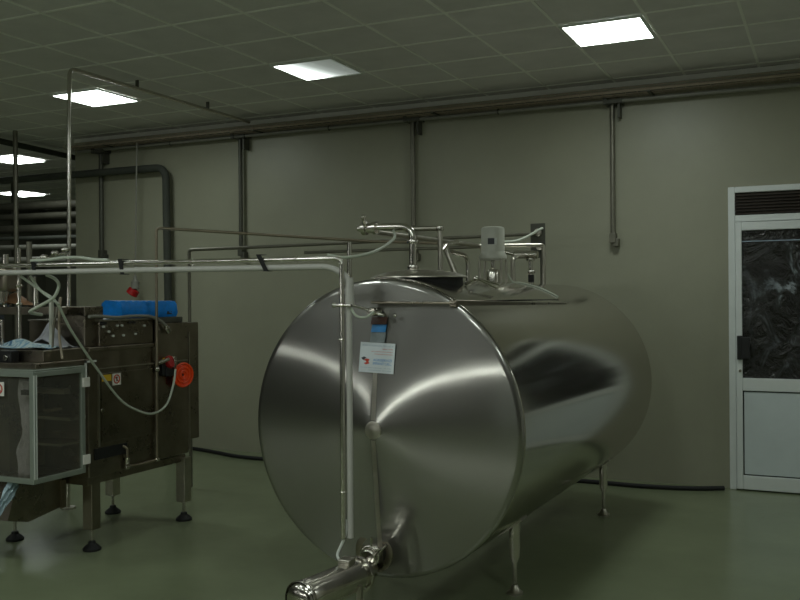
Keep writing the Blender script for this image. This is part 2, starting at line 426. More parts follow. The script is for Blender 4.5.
# legs
for lx, ly in ((0.447, 0.72), (0.447, 2.735), (-0.447, 0.72), (-0.447, 2.735)):
    top = AZ - math.sqrt(R*R-lx*lx) + 0.03
    lg = lb(MB().cyl((lx, ly, 0.20), (lx, ly, top), 0.030, 24), 'leg', 'steel')
    lb(MB().lathe((lx, ly, 0.035), (0, 0, 1), [(0, 0.013), (0.15, 0.013), (0.15, 0.022), (0.168, 0.022)], 18), 'leg_spindle', 'steel', lg)
    lb(MB().lathe((lx, ly, 0), (0, 0, 1), [(0, 0.045), (0.012, 0.045), (0.022, 0.03), (0.05, 0.016)], 24), 'foot', 'steel_sat', lg)
for ly in (0.72, 2.735):
    s_ = MB(); vs = []; fs = []
    A = [math.radians(180-42+84*k/20) for k in range(21)]
    for y in (ly-0.05, ly+0.05):
        for rr in (R-0.002, R+0.008):
            for a in A: vs.append((rr*math.sin(a), y, AZ+rr*math.cos(a)))
    for k in range(20):
        fs += [(k, k+1, 22+k, 21+k), (42+k, 63+k, 64+k, 43+k), (21+k, 22+k, 64+k, 63+k)]
    fs += [(0, 21, 63, 42), (20, 62, 83, 41)]
    lb(s_.add(vs, fs), 'support_saddle', 'steel_sat')
lb(MB().tube([(0.40, 2.66, 0.375), (0.20, 2.40, 0.285), (0.02, 2.2, 0.215)], 0.014, fillet=0.05), 'drain_pipe', 'steel_sat')
# manhole
hx, hy = 0.0, 0.46
nk = MB(); vs = []; fs = []; n = 64
for k in range(n):
    a = 2*PI*k/n; X = hx+0.24*math.cos(a); Yq = hy+0.24*math.sin(a)
    vs.append((X, Yq, AZ+math.sqrt(R*R-X*X)-0.01)); vs.append((X, Yq, 1.757))
for k in range(n):
    fs.append((2*k, 2*((k+1) % n), 2*((k+1) % n)+1, 2*k+1))
fs.append(tuple(2*k+1 for k in range(n)))
lb(nk.add(vs, fs), 'manhole_neck', 'rubber')
lid = lb(MB().lathe((hx, hy, 1.753), (0, 0, 1), [(0, 0.23), (-0.004, 0.258), (-0.006, 0.268), (0.0, 0.266), (0.012, 0.235), (0.028, 0.17), (0.038, 0.09), (0.041, 0.002)], 64), 'manhole_lid', 'steel_sat')
tgl = MB().tube([(0.235, 0.56, 1.71), (0.27, 0.62, 1.745), (0.36, 0.70, 1.69)], 0.006, 8).sphere((0.27, 0.62, 1.742), 0.016).tube([(0.27, 0.62, 1.745), (0.34, 0.80, 1.71)], 0.006, 8)
lb(tgl, 'lid_toggle', 'steel')
# outlet
ox, oz = -0.035, 0.365
oy = cone_y(0.62)
out = lb(MB().lathe((ox, oy+0.005, oz), (0, -1, 0), [(0, 0.105), (0.008, 0.105), (0.012, 0.098), (0.012, 0.07), (-0.02, 0.06)], 48, close=False), 'outlet_flange', 'steel_dark')
lb(MB().cyl((ox, oy, oz), (ox, oy-0.07, oz-0.015), 0.04, 28), 'outlet_stub', 'steel', out)
ov = MB().torus((ox, oy-0.05, oz-0.01), (0, 1, 0), 0.046, 0.010).sphere((ox+0.045, oy-0.055, oz+0.03), 0.014).tube([(ox+0.035, oy-0.055, oz+0.0), (ox+0.10, oy-0.06, oz+0.06)], 0.008, 10).tube([(ox+0.01, oy-0.05, oz+0.03), (ox+0.015, oy-0.055, oz+0.085)], 0.007, 10)
lb(ov, 'outlet_valve', 'steel', out)

# sample pump / motor bolted at the outlet
pa = Vector((-2.106, 4.00, 0.288)); pb = Vector((-2.165, 3.52, 0.293)); pd = (pb-pa).normalized()
pump = thing('pump', 'stainless steel cylindrical pump motor under the tank front', 'pump', (pa.x, 3.8, 0))
MB().lathe(pa, pd, [(0.0, 0.068), (0.0, 0.076), (0.02, 0.078), (0.36, 0.081), (0.44, 0.081), (0.46, 0.075), (0.475, 0.055), (0.478, 0.002)], 48).build('motor_housing', 'steel', pump)
MB().lathe(pa, pd, [(-0.012, 0.05), (-0.012, 0.090), (0.004, 0.092), (0.012, 0.090), (0.014, 0.07)], 48).build('mounting_flange', 'steel', pump)
MB().lathe(pa, pd, [(0.435, 0.0815), (0.44, 0.086), (0.455, 0.086), (0.46, 0.0815)], 48, close=False).build('end_band', 'steel', pump)
MB().lathe(pa-pd*0.012, -pd, [(0, 0.045), (0.05, 0.05), (0.09, 0.045), (0.11, 0.04)], 36).build('pump_head', 'steel', pump)
for h in (0.10, 0.36):
    c = pa+pd*h; st = MB()
    st.box(c.x-0.10, c.x+0.10, c.y-0.015, c.y+0.015, 0.0, 0.012).box(c.x-0.085, c.x-0.06, c.y-0.012, c.y+0.012, 0.012, 0.27).box(c.x+0.06, c.x+0.085, c.y-0.012, c.y+0.012, 0.012, 0.27)
    st.build('pump_stand', 'steel_sat', pump)
bx = pa+pd*0.09
MB().box(bx.x-0.035, bx.x+0.03, bx.y-0.035, bx.y+0.035, 0.36, 0.392).build('terminal_box', 'steel_sat', pump, bevel=0.006)

# agitator on the tank top
ac = tw(-0.02, 1.67, 0)
ag = thing('agitator_motor', 'ivory cylindrical agitator motor standing on the tank top', 'motor', (ac.x, ac.y, 1.73))
ax_, ay_ = ac.x, ac.y
MB().lathe((ax_, ay_, 1.885), (0, 0, 1), [(0, 0.05), (0.0, 0.082), (0.012, 0.092), (0.03, 0.092), (0.05, 0.080), (0.06, 0.078), (0.205, 0.078), (0.216, 0.074), (0.222, 0.06), (0.224, 0.002)], 40).build('motor_cover', 'ivory', ag)
MB().lathe((ax_, ay_, 1.725), (0, 0, 1), [(0, 0.05), (0.006, 0.05), (0.008, 0.043), (0.08, 0.043), (0.10, 0.034), (0.104, 0.014), (0.17, 0.014)], 32).build('shaft_coupling', 'steel', ag)
for dx, dy in ((-0.075, -0.05), (0.075, -0.05), (0.075, 0.05), (-0.075, 0.05)):
    MB().cyl((ax_+dx, ay_+dy, 1.69), (ax_+dx, ay_+dy, 1.89), 0.008, 12).build('bracket_leg', 'steel_sat', ag)
vdir = Vector((-ax_, -ay_, 0)).normalized()
def patch(a_mid, wdt, z0, z1, rr):
    m_ = MB(); vs = []; fs = []
    for k in range(7):
        a = a_mid + wdt*(k/6-0.5)
        for r2 in (rr-0.003, rr+0.0015):
            for z in (z0, z1): vs.append((ax_+r2*math.cos(a), ay_+r2*math.sin(a), z))
    for k in range(6):
        a = 4*k; b = a+4
        fs += [(a+2, b+2, b+3, a+3), (a, a+1, b+1, b), (a+1, a+3, b+3, b+1), (a, b, b+2, a+2)]
    fs += [(0, 2, 3, 1), (24, 25, 27, 26)]
    return m_.add(vs, fs)
am = math.atan2(vdir.y, vdir.x)
npl = patch(am-0.12, 0.62, 1.988, 2.028, 0.078).build('nameplate', 'inkdark', ag)
patch(am+0.24, 0.22, 1.985, 2.03, 0.0795).build('nameplate_edge', 'white', npl)

# cable from the agitator round the tank to the rail
pts = [(ax_+0.07, ay_+0.08, 1.80)]
for k in range(9):
    a = math.radians(6+25*k/8); p = tw((R+0.010)*math.sin(a), 1.78, AZ+(R+0.010)*math.cos(a)); pts.append(tuple(p))
tag(MB().tube(pts, 0.006, 8, smooth=4).build('cable', 'hose'), 'thin pale cable curving from the agitator down the tank side', 'cable')

# card and tag on the tank front
card = thing('information_card', 'white printed card with blue and red lettering on the tank front', 'card', (-2.055, 4.10, 1.265))
def fy(x, z):                        # world Y of the tank front at a world x, z
    r_ = math.hypot(x-TX, z-AZ); return TY + cone_y(r_) - 0.02*(x-TX)*-1
yc = min(fy(-2.15, 1.27), fy(-2.05, 1.27))-0.006
cq = [(-2.150, yc-0.002, 1.272), (-1.957, yc-0.002, 1.264), (-1.951, yc+0.012, 1.413), (-2.143, yc+0.012, 1.421)]
MB().prism(cq, (0, 0.0015, 0)).build('card_sheet', 'card', card, smooth=False)
def cp(u, v, o=0.0008):              # u,v in 0..1 over the card face
    a, b, c_, d_ = [Vector(p) for p in cq]
    p = (a*(1-u)+b*u)*(1-v) + (d_*(1-u)+c_*u)*v
    return p - Vector((0, o, 0))
def text_on(parent, s, u0, u1, v, h, mat, name):
    cu = bpy.data.curves.new(name, 'FONT'); cu.body = s; cu.size = 1.0
    to = bpy.data.objects.new(name, cu); C.objects.link(to)
    dg = bpy.context.evaluated_depsgraph_get(); me = bpy.data.meshes.new_from_object(to.evaluated_get(dg))
    C.objects.unlink(to); bpy.data.objects.remove(to)
    xs = [p.co.x for p in me.vertices]; zs = [p.co.y for p in me.vertices]
    x0, x1, z0, z1 = min(xs), max(xs), min(zs), max(zs)
    m_ = MB(); m_.add([tuple(cp(u0+(u1-u0)*(p.co.x-x0)/(x1-x0), v+h*(p.co.y-z0)/(z1-z0))) for p in me.vertices], [tuple(f.vertices) for f in me.polygons])
    return m_.build(name, mat, parent, smooth=False)
text_on(card, 'SISTEMI DI TECNOLOGIA PER IL LATTE', 0.06, 0.95, 0.875, 0.05, 'inkgrey', 'heading_text')
text_on(card, 'impianti e servizi', 0.64, 0.94, 0.775, 0.045, 'inkred', 'red_text')
text_on(card, 'per l industria lattiero casearia', 0.34, 0.94, 0.685, 0.045, 'inkred', 'red_text')
text_on(card, 'refrigerazione del latte', 0.42, 0.94, 0.60, 0.045, 'inkred', 'red_text')
text_on(card, 'AGRISERVIZI', 0.40, 0.93, 0.385, 0.085, 'inkblue', 'blue_text')
text_on(card, 'IMPIANTI S.R.L.', 0.40, 0.93, 0.27, 0.085, 'inkblue', 'blue_text')
text_on(card, 'via della zona industriale - tel. e fax', 0.05, 0.93, 0.15, 0.035, 'inkgrey', 'small_text')
text_on(card, 'assistenza tecnica', 0.28, 0.93, 0.07, 0.035, 'inkgrey', 'small_text')
lg = MB()
for pl in ([(0.12, 0.40), (0.20, 0.46), (0.30, 0.44), (0.26, 0.36), (0.30, 0.30), (0.20, 0.26), (0.13, 0.30), (0.21, 0.34), (0.19, 0.38)], ):
    lg.prism([tuple(cp(u, v)) for u, v in pl], (0, 0.0004, 0))
lg.build('logo_red', 'inkred', card, smooth=False)
MB().prism([tuple(cp(u, v, 0.001)) for u, v in ((0.05, 0.47), (0.13, 0.52), (0.20, 0.49), (0.15, 0.43), (0.11, 0.40))], (0, 0.0004, 0)).build('logo_dark', 'inkdark', card, smooth=False)

tg = thing('hanging_tag', 'small blue and brown tag hanging above the white card', 'tag', (-2.045, 4.10, 1.41))
def tagq(z0, z1, x0, x1, dx=0.0):
    y_ = min(fy(x0, z0), fy(x1, z0))-0.010
    return MB().prism([(x0, y_-0.002, z0), (x1, y_-0.002, z0), (x1+dx, y_+0.008, z1), (x0+dx, y_+0.008, z1)], (0, 0.0015, 0))
tagq(1.418, 1.470, -2.093, -2.010, 0.004).build('grey_foot', 'taggrey', tg, smooth=False)
tagq(1.470, 1.508, -2.088, -2.008, 0.003).build('blue_field', 'tagblue', tg, smooth=False)
tagq(1.508, 1.545, -2.092, -2.004, 0.003).build('brown_head', 'brown', tg, smooth=False)

# level sensor screwed into the tank front
sc = Vector((-2.045, 4.115, 1.572))
sn = thing('level_sensor', 'small steel sensor fitting on the tank front above the tag', 'sensor', (sc.x, sc.y, 1.55))
MB().cyl((sc.x-0.01, sc.y+0.03, sc.z), (sc.x-0.01, sc.y-0.05, sc.z), 0.022, 20).cyl((sc.x-0.01, sc.y-0.05, sc.z), (sc.x-0.01, sc.y-0.065, sc.z), 0.014, 16).build('sensor_body', 'steel', sn)
MB().tube([(sc.x-0.01, sc.y-0.04, sc.z), (sc.x+0.06, sc.y-0.04, sc.z-0.018)], 0.010, 12).build('sensor_stem', 'steel', sn)
MB().sphere((sc.x+0.10, sc.y-0.01, sc.z-0.02), 0.010).build('plug', 'steel', sn)
MB().cyl((sc.x-0.10, sc.y-0.09, sc.z+0.035), (sc.x-0.02, sc.y-0.05, sc.z+0.008), 0.007, 12).build('holder_rod', 'steel', sn)

# ------------------------------------------------------------------ overhead pipe pair with its drop
op = thing('overhead_pipe', 'thin steel pipe running across and dropping down before the tank', 'pipe', (-2.15, 3.95, 0.46))
MB().tube([(-6.6, 3.95, 1.861), (-4.45, 3.95, 1.848), (-2.155, 3.95, 1.833), (-2.158, 3.95, 0.47)], 0.0125, 14, fillet=0.035).build('pipe_run', 'steel', op)
MB().torus((-2.157, 3.95, 1.606), (0, 0, 1), 0.017, 0.008, 20, 8).cyl((-2.20, 3.945, 1.606), (-2.10, 3.945, 1.604), 0.008, 12).sphere((-2.195, 3.945, 1.606), 0.013).build('pipe_clamp', 'steel', op)
for xx in (-3.05, -2.41): MB().torus((xx, 3.95, 1.8355), (1, 0, 0), 0.014, 0.004, 20, 8).build('weld_collar', 'steel', op)
for zz in (1.44, 0.70): MB().torus((-2.158, 3.95, zz), (0, 0, 1), 0.014, 0.004, 20, 8).build('weld_collar', 'steel', op)
gc = thing('plastic_conduit', 'grey plastic conduit strapped under the overhead steel pipe', 'conduit', (-2.13, 3.98, 0.47))
MB().tube([(-6.6, 3.945, 1.820), (-4.45, 3.945, 1.806), (-2.22, 3.965, 1.795), (-2.132, 3.975, 1.74), (-2.126, 3.968, 1.66), (-2.128, 3.968, 0.475)], 0.0155, 14, fillet=0.07).build('conduit_run', 'conduit', gc)
MB().lathe((-2.122, 3.968, 1.74), (0, 0, -1), [(0, 0.017), (0.0, 0.018), (0.10, 0.023), (0.13, 0.023), (0.132, 0.018)], 20).build('conduit_sleeve', 'conduit', gc)
for xx, s_ in ((-4.165, 0.0), (-3.52, 0.0), (-2.62, 0.03)):
    m_ = MB()
    m_.prism([(xx-0.016, 3.930, 1.862), (xx+0.012, 3.930, 1.862), (xx+0.016+s_, 3.943, 1.783), (xx-0.010+s_, 3.943, 1.783)], (0, 0.003, 0))
    m_.prism([(xx-0.016, 3.930, 1.862), (xx+0.012, 3.930, 1.862), (xx+0.012, 3.985, 1.862), (xx-0.016, 3.985, 1.862)], (0, 0, 0.003))
    m_.prism([(xx-0.016+s_, 3.943, 1.783), (xx+0.014+s_, 3.943, 1.783), (xx+0.014+s_, 3.988, 1.783), (xx-0.016+s_, 3.988, 1.783)], (0, 0, -0.003))
    m_.build('tape_strap', 'rubber', gc, smooth=False)
def cable(pts, r, mat, label, name='hose', cat='hose', sm=8):
    return tag(MB().tube(pts, r, 10, smooth=sm).build(name, mat), label, cat)
cable([(-2.150, 3.975, 0.56), (-2.155, 3.96, 0.48), (-2.185, 3.94, 0.40), (-2.165, 3.92, 0.375)], 0.007, 'white', 'short pale cable from the foot of the drop pipe to the pump', 'cable', 'cable')
cable([(-2.13, 3.965, 1.66), (-2.115, 3.96, 1.60), (-2.085, 3.97, 1.553), (-2.050, 4.00, 1.548), (-2.035, 4.05, 1.572)], 0.0065, 'hose', 'thin pale cable looping from the conduit end to the sensor', 'cable', 'cable')
cable([(-2.24, 3.96, 1.853), (-2.16, 4.00, 1.840), (-2.105, 4.20, 1.875), (-2.16, 4.55, 1.96), (-2.25, 4.74, 2.02)], 0.008, 'hose', 'pale hose curving from the drop pipe corner up to the steel valve')

# ------------------------------------------------------------------ pipework on the tank top
def pipe(pts, r, mat, label, fillet=0.05, name='steel_pipe', cat='pipe', extra=None):
    r_ = thing(name, label, cat, tuple(pts[0]))
    MB().tube(pts, r, 14, fillet=fillet).build('pipe_run', mat, r_)
    if extra: extra(r_)
    return r_
def ferrule(parent, p, ax, R_, w_=0.022):
    p = Vector(p); a = Vector(ax).normalized()
    return MB().lathe(p-a*w_/2, a, [(0, R_*0.7), (0, R_), (w_*0.35, R_*1.06), (w_*0.65, R_*1.06), (w_, R_), (w_, R_*0.7)], 24).build('clamp_ring', 'steel', parent)
def ex(r_):
    ferrule(r_, (-2.134, 4.75, 1.955), (0, 0, 1), 0.034, 0.02); ferrule(r_, (-2.135, 4.75, 1.81), (0, 0, 1), 0.03)
    v = MB().lathe((-2.36, 4.75, 2.042), (-1, 0, 0), [(0, 0.025), (0, 0.038), (0.02, 0.038), (0.022, 0.03), (0.06, 0.03), (0.065, 0.04), (0.09, 0.04), (0.092, 0.02), (0.12, 0.018), (0.135, 0.002)], 28)
    v.build('union_valve', 'steel', r_)
    MB().cyl((-2.42, 4.72, 2.05), (-2.42, 4.70, 2.10), 0.012).sphere((-2.42, 4.70, 2.10), 0.016).build('valve_lever', 'steel', r_)
pipe([(-2.136, 4.75, 1.783), (-2.134, 4.75, 2.040), (-2.40, 4.75, 2.046)], 0.021, 'steel', 'thick polished pipe rising from the manhole lid and bending left to a valve', 0.075, extra=ex)
def ex2(r_): ferrule(r_, (-2.064, 4.98, 2.04), (0, 0, 1), 0.022)
pipe([(-2.062, 4.98, 1.725), (-2.064, 4.98, 2.043), (-2.27, 4.98, 2.047)], 0.015, 'steel_sat', 'square-cornered steel pipe just right of the manhole pipe', 0.02, extra=ex2)
pipe([(-2.075, 5.02, 1.73), (-2.085, 5.02, 1.90), (-2.09, 5.15, 1.96), (-2.2, 5.6, 2.0)], 0.014, 'steel', 'slim pipe standing close beside the square-cornered pipe', 0.05)
pipe([(-2.02, 5.16, 1.73), (-2.085, 5.16, 1.89), (-2.10, 5.16, 1.93)], 0.017, 'steel_sat', 'short leaning steel tube on the tank top', 0.0)
pipe([(-2.06, 5.42, 1.73), (-2.06, 5.42, 1.90), (-2.12, 5.22, 1.925), (-2.10, 5.06, 1.965)], 0.014, 'steel', 'thin pipe bending over left of the agitator motor', 0.06)
pipe([(-1.995, 6.13, 1.73), (-2.0, 6.13, 1.90), (-2.02, 6.3, 1.93), (-2.02, 6.62, 1.945)], 0.015, 'steel_sat', 'slim upright pipe just right of the agitator motor', 0.03)
pipe([(-2.383, 4.45, 1.66), (-2.378, 4.45, 1.945)], 0.013, 'steel', 'lone short upright pipe left of the manhole behind the drop pipe', 0.0)
def ex3(r_):
    ferrule(r_, (-1.985, 6.5, 1.91), (0, 0, 1), 0.03); ferrule(r_, (-1.978, 6.5, 1.82), (0, 0, 1), 0.026)
    MB().cyl((-1.975, 6.48, 1.745), (-1.975, 6.48, 1.80), 0.022, 16).build('black_sleeve', 'rubber', r_)
    MB().cyl((-2.10, 6.5, 1.95), (-1.93, 6.5, 1.945), 0.030, 20).build('valve_body', 'steel', r_)
    MB().tube([(-2.11, 6.5, 1.955), (-2.22, 6.5, 1.985)], 0.016).build('valve_nose', 'steel', r_)
pipe([(-1.978, 6.5, 1.727), (-1.988, 6.5, 1.95)], 0.015, 'steel', 'upright pipe with a chrome valve under the dark bracket plate', 0.0, extra=ex3)
pipe([(-1.951, 6.72, 1.726), (-1.948, 6.72, 2.025), (-2.36, 6.42, 2.018), (-2.44, 4.90, 2.03)], 0.016, 'steel_sat', 'long pipe from the tank far end running back to the manhole valve', 0.03)
# bracket plate on its post behind the tank
br = thing('bracket_plate', 'dark square bracket plate on a thin post at the tank far end', 'bracket', (-2.03, 6.86, 1.73))
MB().box(-2.090, -1.975, 6.85, 6.862, 1.935, 2.200).build('plate', 'galv_dark', br, bevel=0.003, smooth=False)
MB().cyl((-2.01, 6.875, 1.728), (-2.01, 6.875, 2.16), 0.012).build('post', 'galv_dark', br)
MB().cyl((-2.03, 6.85, 2.13), (-2.03, 6.838, 2.13), 0.03).build('pipe_socket', 'steel_sat', br)
MB().cyl((-2.02, 6.85, 2.02), (-2.02, 6.838, 2.02), 0.025).build('pipe_socket', 'steel_sat', br)
# long runs from left to bracket
pipe([(-5.05, 6.5, 0.012), (-5.05, 6.5, 2.07), (-4.4, 6.53, 2.075), (-2.04, 6.835, 2.12)], 0.014, 'galv', 'long grey pipe rising behind the machine and crossing to the bracket plate', 0.03)
pipe([(-3.95, 6.6, 2.02), (-2.03, 6.835, 2.035)], 0.013, 'galv', 'lower grey pipe running parallel into the bracket plate', 0.0)
cable([(-1.995, 6.845, 2.16), (-2.00, 6.80, 2.15), (-2.07, 6.74, 2.10), (-2.14, 6.66, 2.06), (-2.22, 6.58, 2.05)], 0.010, 'hose', 'short pale hose curving down from the bracket plate')
# thin drop tube in front of the machine and its run along to the tank
def ex4(r_):
    MB().tube([(-4.325, 5.186, 0.512), (-4.325, 5.00, 0.506), (-4.325, 4.885, 0.515), (-4.325, 4.882, 0.64), (-4.345, 4.86, 0.655)], 0.009, 10, fillet=0.02).build('tap_tube', 'copper', r_)
    MB().cyl((-4.325, 4.882, 0.53), (-4.325, 4.882, 0.575), 0.018, 14).cyl((-4.325, 4.90, 0.51), (-4.325, 4.86, 0.51), 0.016, 14).build('tap', 'steel', r_)
    MB().cyl((-4.325, 5.20, 0.512), (-4.325, 5.17, 0.512), 0.016, 14).build('elbow', 'steel', r_)
pipe([(-4.325, 5.186, 0.51), (-4.325, 5.20, 2.148), (-3.05, 6.05, 2.055), (-2.45, 6.35, 2.03)], 0.0105, 'copper', 'thin tarnished tube standing before the machine and bending toward the tank', 0.03, extra=ex4)

# ------------------------------------------------------------------ back wall services
def bracket_top(parent, x, z):
    MB().box(x-0.06, x+0.10, 8.16, YW, z, z+0.035).box(x-0.065, x-0.03, 8.15, 8.2, z-0.005, z+0.05).box(x+0.055, x+0.075, 8.2, YW, z-0.12, z).build('wall_bracket', 'galv_dark', parent, smooth=False)
def conduit(x, z0, z1, r, mat, label, foot=True):
    r_ = thing('wall_conduit', label, 'conduit', (x, 8.24, z0))
    MB().cyl((x, 8.24, z0), (x, 8.24, z1), r, 16, 0.004).build('conduit_run', mat, r_)
    bracket_top(r_, x, z1-0.035)
    if foot:
        MB().box(x-r-0.005, x+r+0.005, 8.21, YW-0.001, z0-0.02, z0+0.07).box(x, x+0.05, 8.22, YW-0.001, z0-0.05, z0+0.02).build('end_fitting', mat, r_, bevel=0.005, smooth=False)
    return r_
conduit(-7.65, 2.15, 3.37, 0.026, 'galv_dark', 'vertical wall conduit left of the bent insulated pipe')
conduit(-5.715, 2.12, 3.385, 0.023, 'galv_dark', 'vertical dark wall conduit above the long horizontal overhead pipe')
conduit(-3.695, 2.05, 3.385, 0.024, 'galv', 'vertical wall conduit ending behind the manhole pipe')
conduit(-1.755, 2.13, 3.37, 0.022, 'galv', 'vertical wall conduit ending with a small fitting on bare wall')
tr = thing('cable_tray', 'wire mesh cable tray along the top of the back wall', 'cable tray', (-2, 8.15, 3.385))
tm = MB()
def wire(a, b, r=0.0025):
    a = Vector(a); b = Vector(b)
    tm.box(min(a.x, b.x)-r, max(a.x, b.x)+r, min(a.y, b.y)-r, max(a.y, b.y)+r, min(a.z, b.z)-r, max(a.z, b.z)+r)
for yy, zz in ((8.02, 3.43), (8.02, 3.39), (8.09, 3.39), (8.16, 3.39), (8.23, 3.39), (8.27, 3.43)):
    wire((-8.0, yy, zz), (XR-0.05, yy, zz))
xx = -8.0
while xx < XR-0.05:
    wire((xx, 8.02, 3.39), (xx, 8.02, 3.43)); wire((xx, 8.02, 3.39), (xx, 8.27, 3.39)); wire((xx, 8.27, 3.39), (xx, 8.27, 3.43)); xx += 0.1
tm.build('mesh', 'cable_brown', tr, smooth=False)
for xx in (-7.4, -5.4, -3.4, -1.4, 0.6, 2.6):
    MB().box(xx-0.015, xx+0.015, 8.0, YW-0.001, 3.376, 3.386).build('tray_arm', 'galv_dark', tr, smooth=False)
for i, (yy, zz, rr, mt) in enumerate(((8.07, 3.408, 0.013, 'cable_brown'), (8.12, 3.411, 0.016, 'galv_dark'), (8.17, 3.407, 0.012, 'cable_brown'), (8.215, 3.409, 0.014, 'cable_brown'))):
    pts = [(-7.95+k*0.75, yy+random.uniform(-0.012, 0.012), zz+random.uniform(0, 0.006)) for k in range(17)]
    cable(pts, rr, mt, ['brown cable nearest the edge of the wire tray', 'thick dark cable second from the tray edge', 'thin brown cable third from the tray edge', 'brown cable in the wire tray nearest the wall'][i], 'cable', 'cable', 4)
pc = thing('wall_pipe', 'thin grey pipe running level under the cable tray', 'pipe', (-2, 8.2, 3.35))
MB().tube([(-7.95, 8.19, 3.372), (-3.7, 8.19, 3.366), (-1.75, 8.19, 3.356), (XR-0.05, 8.19, 3.322)], 0.018, 14).build('pipe_run', 'pvc', pc)
for xx in (-6.6, -4.6, -2.8, 0.2):
    MB().torus((xx, 8.19, 3.362), (1, 0, 0), 0.02, 0.007, 20, 8).build('pipe_coupling', 'galv_dark', pc)

tag(MB().tube([(-11.2, 8.14, 3.10), (-6.665, 8.18, 3.105), (-6.645, 8.20, 0.001)], 0.042, 18, fillet=0.14).build('insulated_pipe', 'foam'), 'thick dark insulated pipe bending down the wall at left', 'pipe')
# hanging socket
hs = thing('hanging_socket', 'grey and red power socket hanging on a cable above the machine', 'socket', (-7.04, 8.1, 1.66))
MB().tube([(-6.997, 8.10, 3.386), (-7.02, 8.10, 2.6), (-7.038, 8.10, 1.90)], 0.009, 10).build('cord', 'pvc', hs)
MB().lathe((-7.04, 8.1, 1.905), (0, 0, -1), [(0, 0.018), (0.03, 0.022), (0.05, 0.03), (0.06, 0.044), (0.14, 0.048), (0.145, 0.04)], 24).build('socket_body', 'pvc', hs)
MB().lathe((-7.045, 8.1, 1.762), Vector((-0.6, -0.25, -1)), [(0, 0.034), (0.010, 0.062), (0.07, 0.066), (0.078, 0.045), (0.02, 0.04)], 24).build('red_collar', 'red', hs)
# bent pipe from ceiling to machine and the upright post
bp = thing('bent_steel_pipe', 'tall thin steel pipe rising from the machine and bending along the ceiling', 'pipe', (-5.43, 5.51, 0.01))
MB().tube([(-5.475, 5.50, 0.01), (-5.43, 5.51, 3.47), (-5.45, 8.02, 3.47)], 0.0165, 16, fillet=0.07).build('pipe_run', 'steel', bp)
MB().cyl((-5.475, 5.50, 0.0), (-5.475, 5.50, 0.012), 0.06).build('base_flange', 'steel_sat', bp)
for yy in (6.3, 7.3): MB().box(-5.455, -5.425, yy, yy+0.012, 3.48, CEIL-0.007).build('pipe_hanger', 'galv_dark', bp, smooth=False)
ps = thing('upright_post', 'tall grey post from floor to ceiling at the far left', 'post', (-8.26, 7.56, 0))
MB().cyl((-8.26, 7.56, 0.012), (-8.26, 7.56, CEIL-0.007), 0.026).build('post_shaft', 'galv', ps)
MB().cyl((-8.26, 7.56, 0.0), (-8.26, 7.56, 0.012), 0.08).build('base_flange', 'galv_dark', ps)
tag(MB().tube([(-8.55, 7.2, 3.47), (-8.9, 10.2, 3.46)], 0.034, 14).build('ceiling_pipe', 'foam'), 'dark pipe under the ceiling running into the left recess', 'pipe')
# recess pipes
RL = ['uppermost horizontal pipe in the left recess', 'second horizontal pipe from the top in the left recess', 'third horizontal pipe from the top in the left recess', 'fourth horizontal pipe from the top in the left recess', 'pale pipe fifth from the top in the left recess', 'pale lowest horizontal pipe in the left recess']
for i, (z, r_, yy) in enumerate(((3.02, 0.06, 9.9), (2.86, 0.05, 9.85), (2.68, 0.065, 9.9), (2.54, 0.03, 9.8), (2.41, 0.035, 9.8), (2.22, 0.045, 9.8))):
    tag(MB().tube([(-15.0, yy+0.53, z+0.105), (-8.3, yy, z-0.03)], r_, 14).build('recess_pipe', 'recess_pipe' if i < 3 else ('foam' if i == 3 else 'pvc')), RL[i], 'pipe', 'horizontal pipes in the left recess')
rk = thing('pipe_rack', 'dark upright rack behind the horizontal pipes in the left recess', 'rack', (-11, 10.5, 0))
for xx in (-14.2, -11.6, -9.0):
    MB().box(xx-0.03, xx+0.03, 10.55, 10.61, 0, 3.5).build('rack_post', 'galv_dark', rk, smooth=False)
for zz in (0.8, 1.6):
    MB().box(-14.23, -8.97, 10.51, 10.55, zz, zz+0.05).build('rack_rail', 'galv_dark', rk, smooth=False)
# black hose along the wall foot
cable([(-8.0, 8.22, 0.02), (-6.9, 8.20, 0.02), (-6.3, 8.15, 0.02), (-5.89, 8.03, 0.02), (-5.55, 7.92, 0.02), (-5.0, 7.90, 0.02), (-3.5, 8.0, 0.02), (-1.996, 8.02, 0.02), (-1.49, 8.0, 0.02), (-1.09, 8.06, 0.02), (-0.83, 8.18, 0.02)], 0.019, 'rubber', 'black hose lying on the floor along the back wall', 'floor_hose', 'hose')

# ------------------------------------------------------------------ packaging machine at left
MX = -4.35; MXB = -5.10
mc = thing('packaging_machine', 'brown-grey stainless packaging machine with clear guard doors at left', 'machine', (-4.72, 5.05, 0))
def mb(name, mat, *boxes, **k):
    m_ = MB()
    for b in boxes: m_.box(*b)
    k.setdefault('smooth', False)
    return m_.build(name, mat, k.pop('parent', mc), **k)
body = mb('body', 'steel_dark', (MXB, MX, 4.555, 5.215, 0.49, 1.31), (MXB, MX+0.012, 4.555, 5.215, 1.305, 1.335), bevel=0.006)
mb('tall_cabinet', 'steel_dark', (MXB, MX, 5.22, 5.575, 0.50, 1.472), bevel=0.006)
mb('rear_cabinet', 'steel_dark', (MXB, MX-0.02, 5.58, 5.73, 0.59, 1.468), bevel=0.006)
strip = mb('control_strip', 'steel_dark', (MXB+0.1, MX-0.02, 4.68, 5.21, 1.336, 1.50), bevel=0.006)
mb('strip_lid', 'steel_sat', (MXB+0.1, MX-0.005, 4.67, 5.21, 1.50, 1.512), parent=strip)
for yy, zz in ((4.84, 1.468), (4.885, 1.468), (4.76, 1.43), (4.90, 1.40), (5.02, 1.405), (4.71, 1.465), (5.11, 1.46), (4.80, 1.40)):
    MB().cyl((MX-0.02, yy, zz), (MX-0.006, yy, zz), 0.008, 12).build('button', 'white', strip)
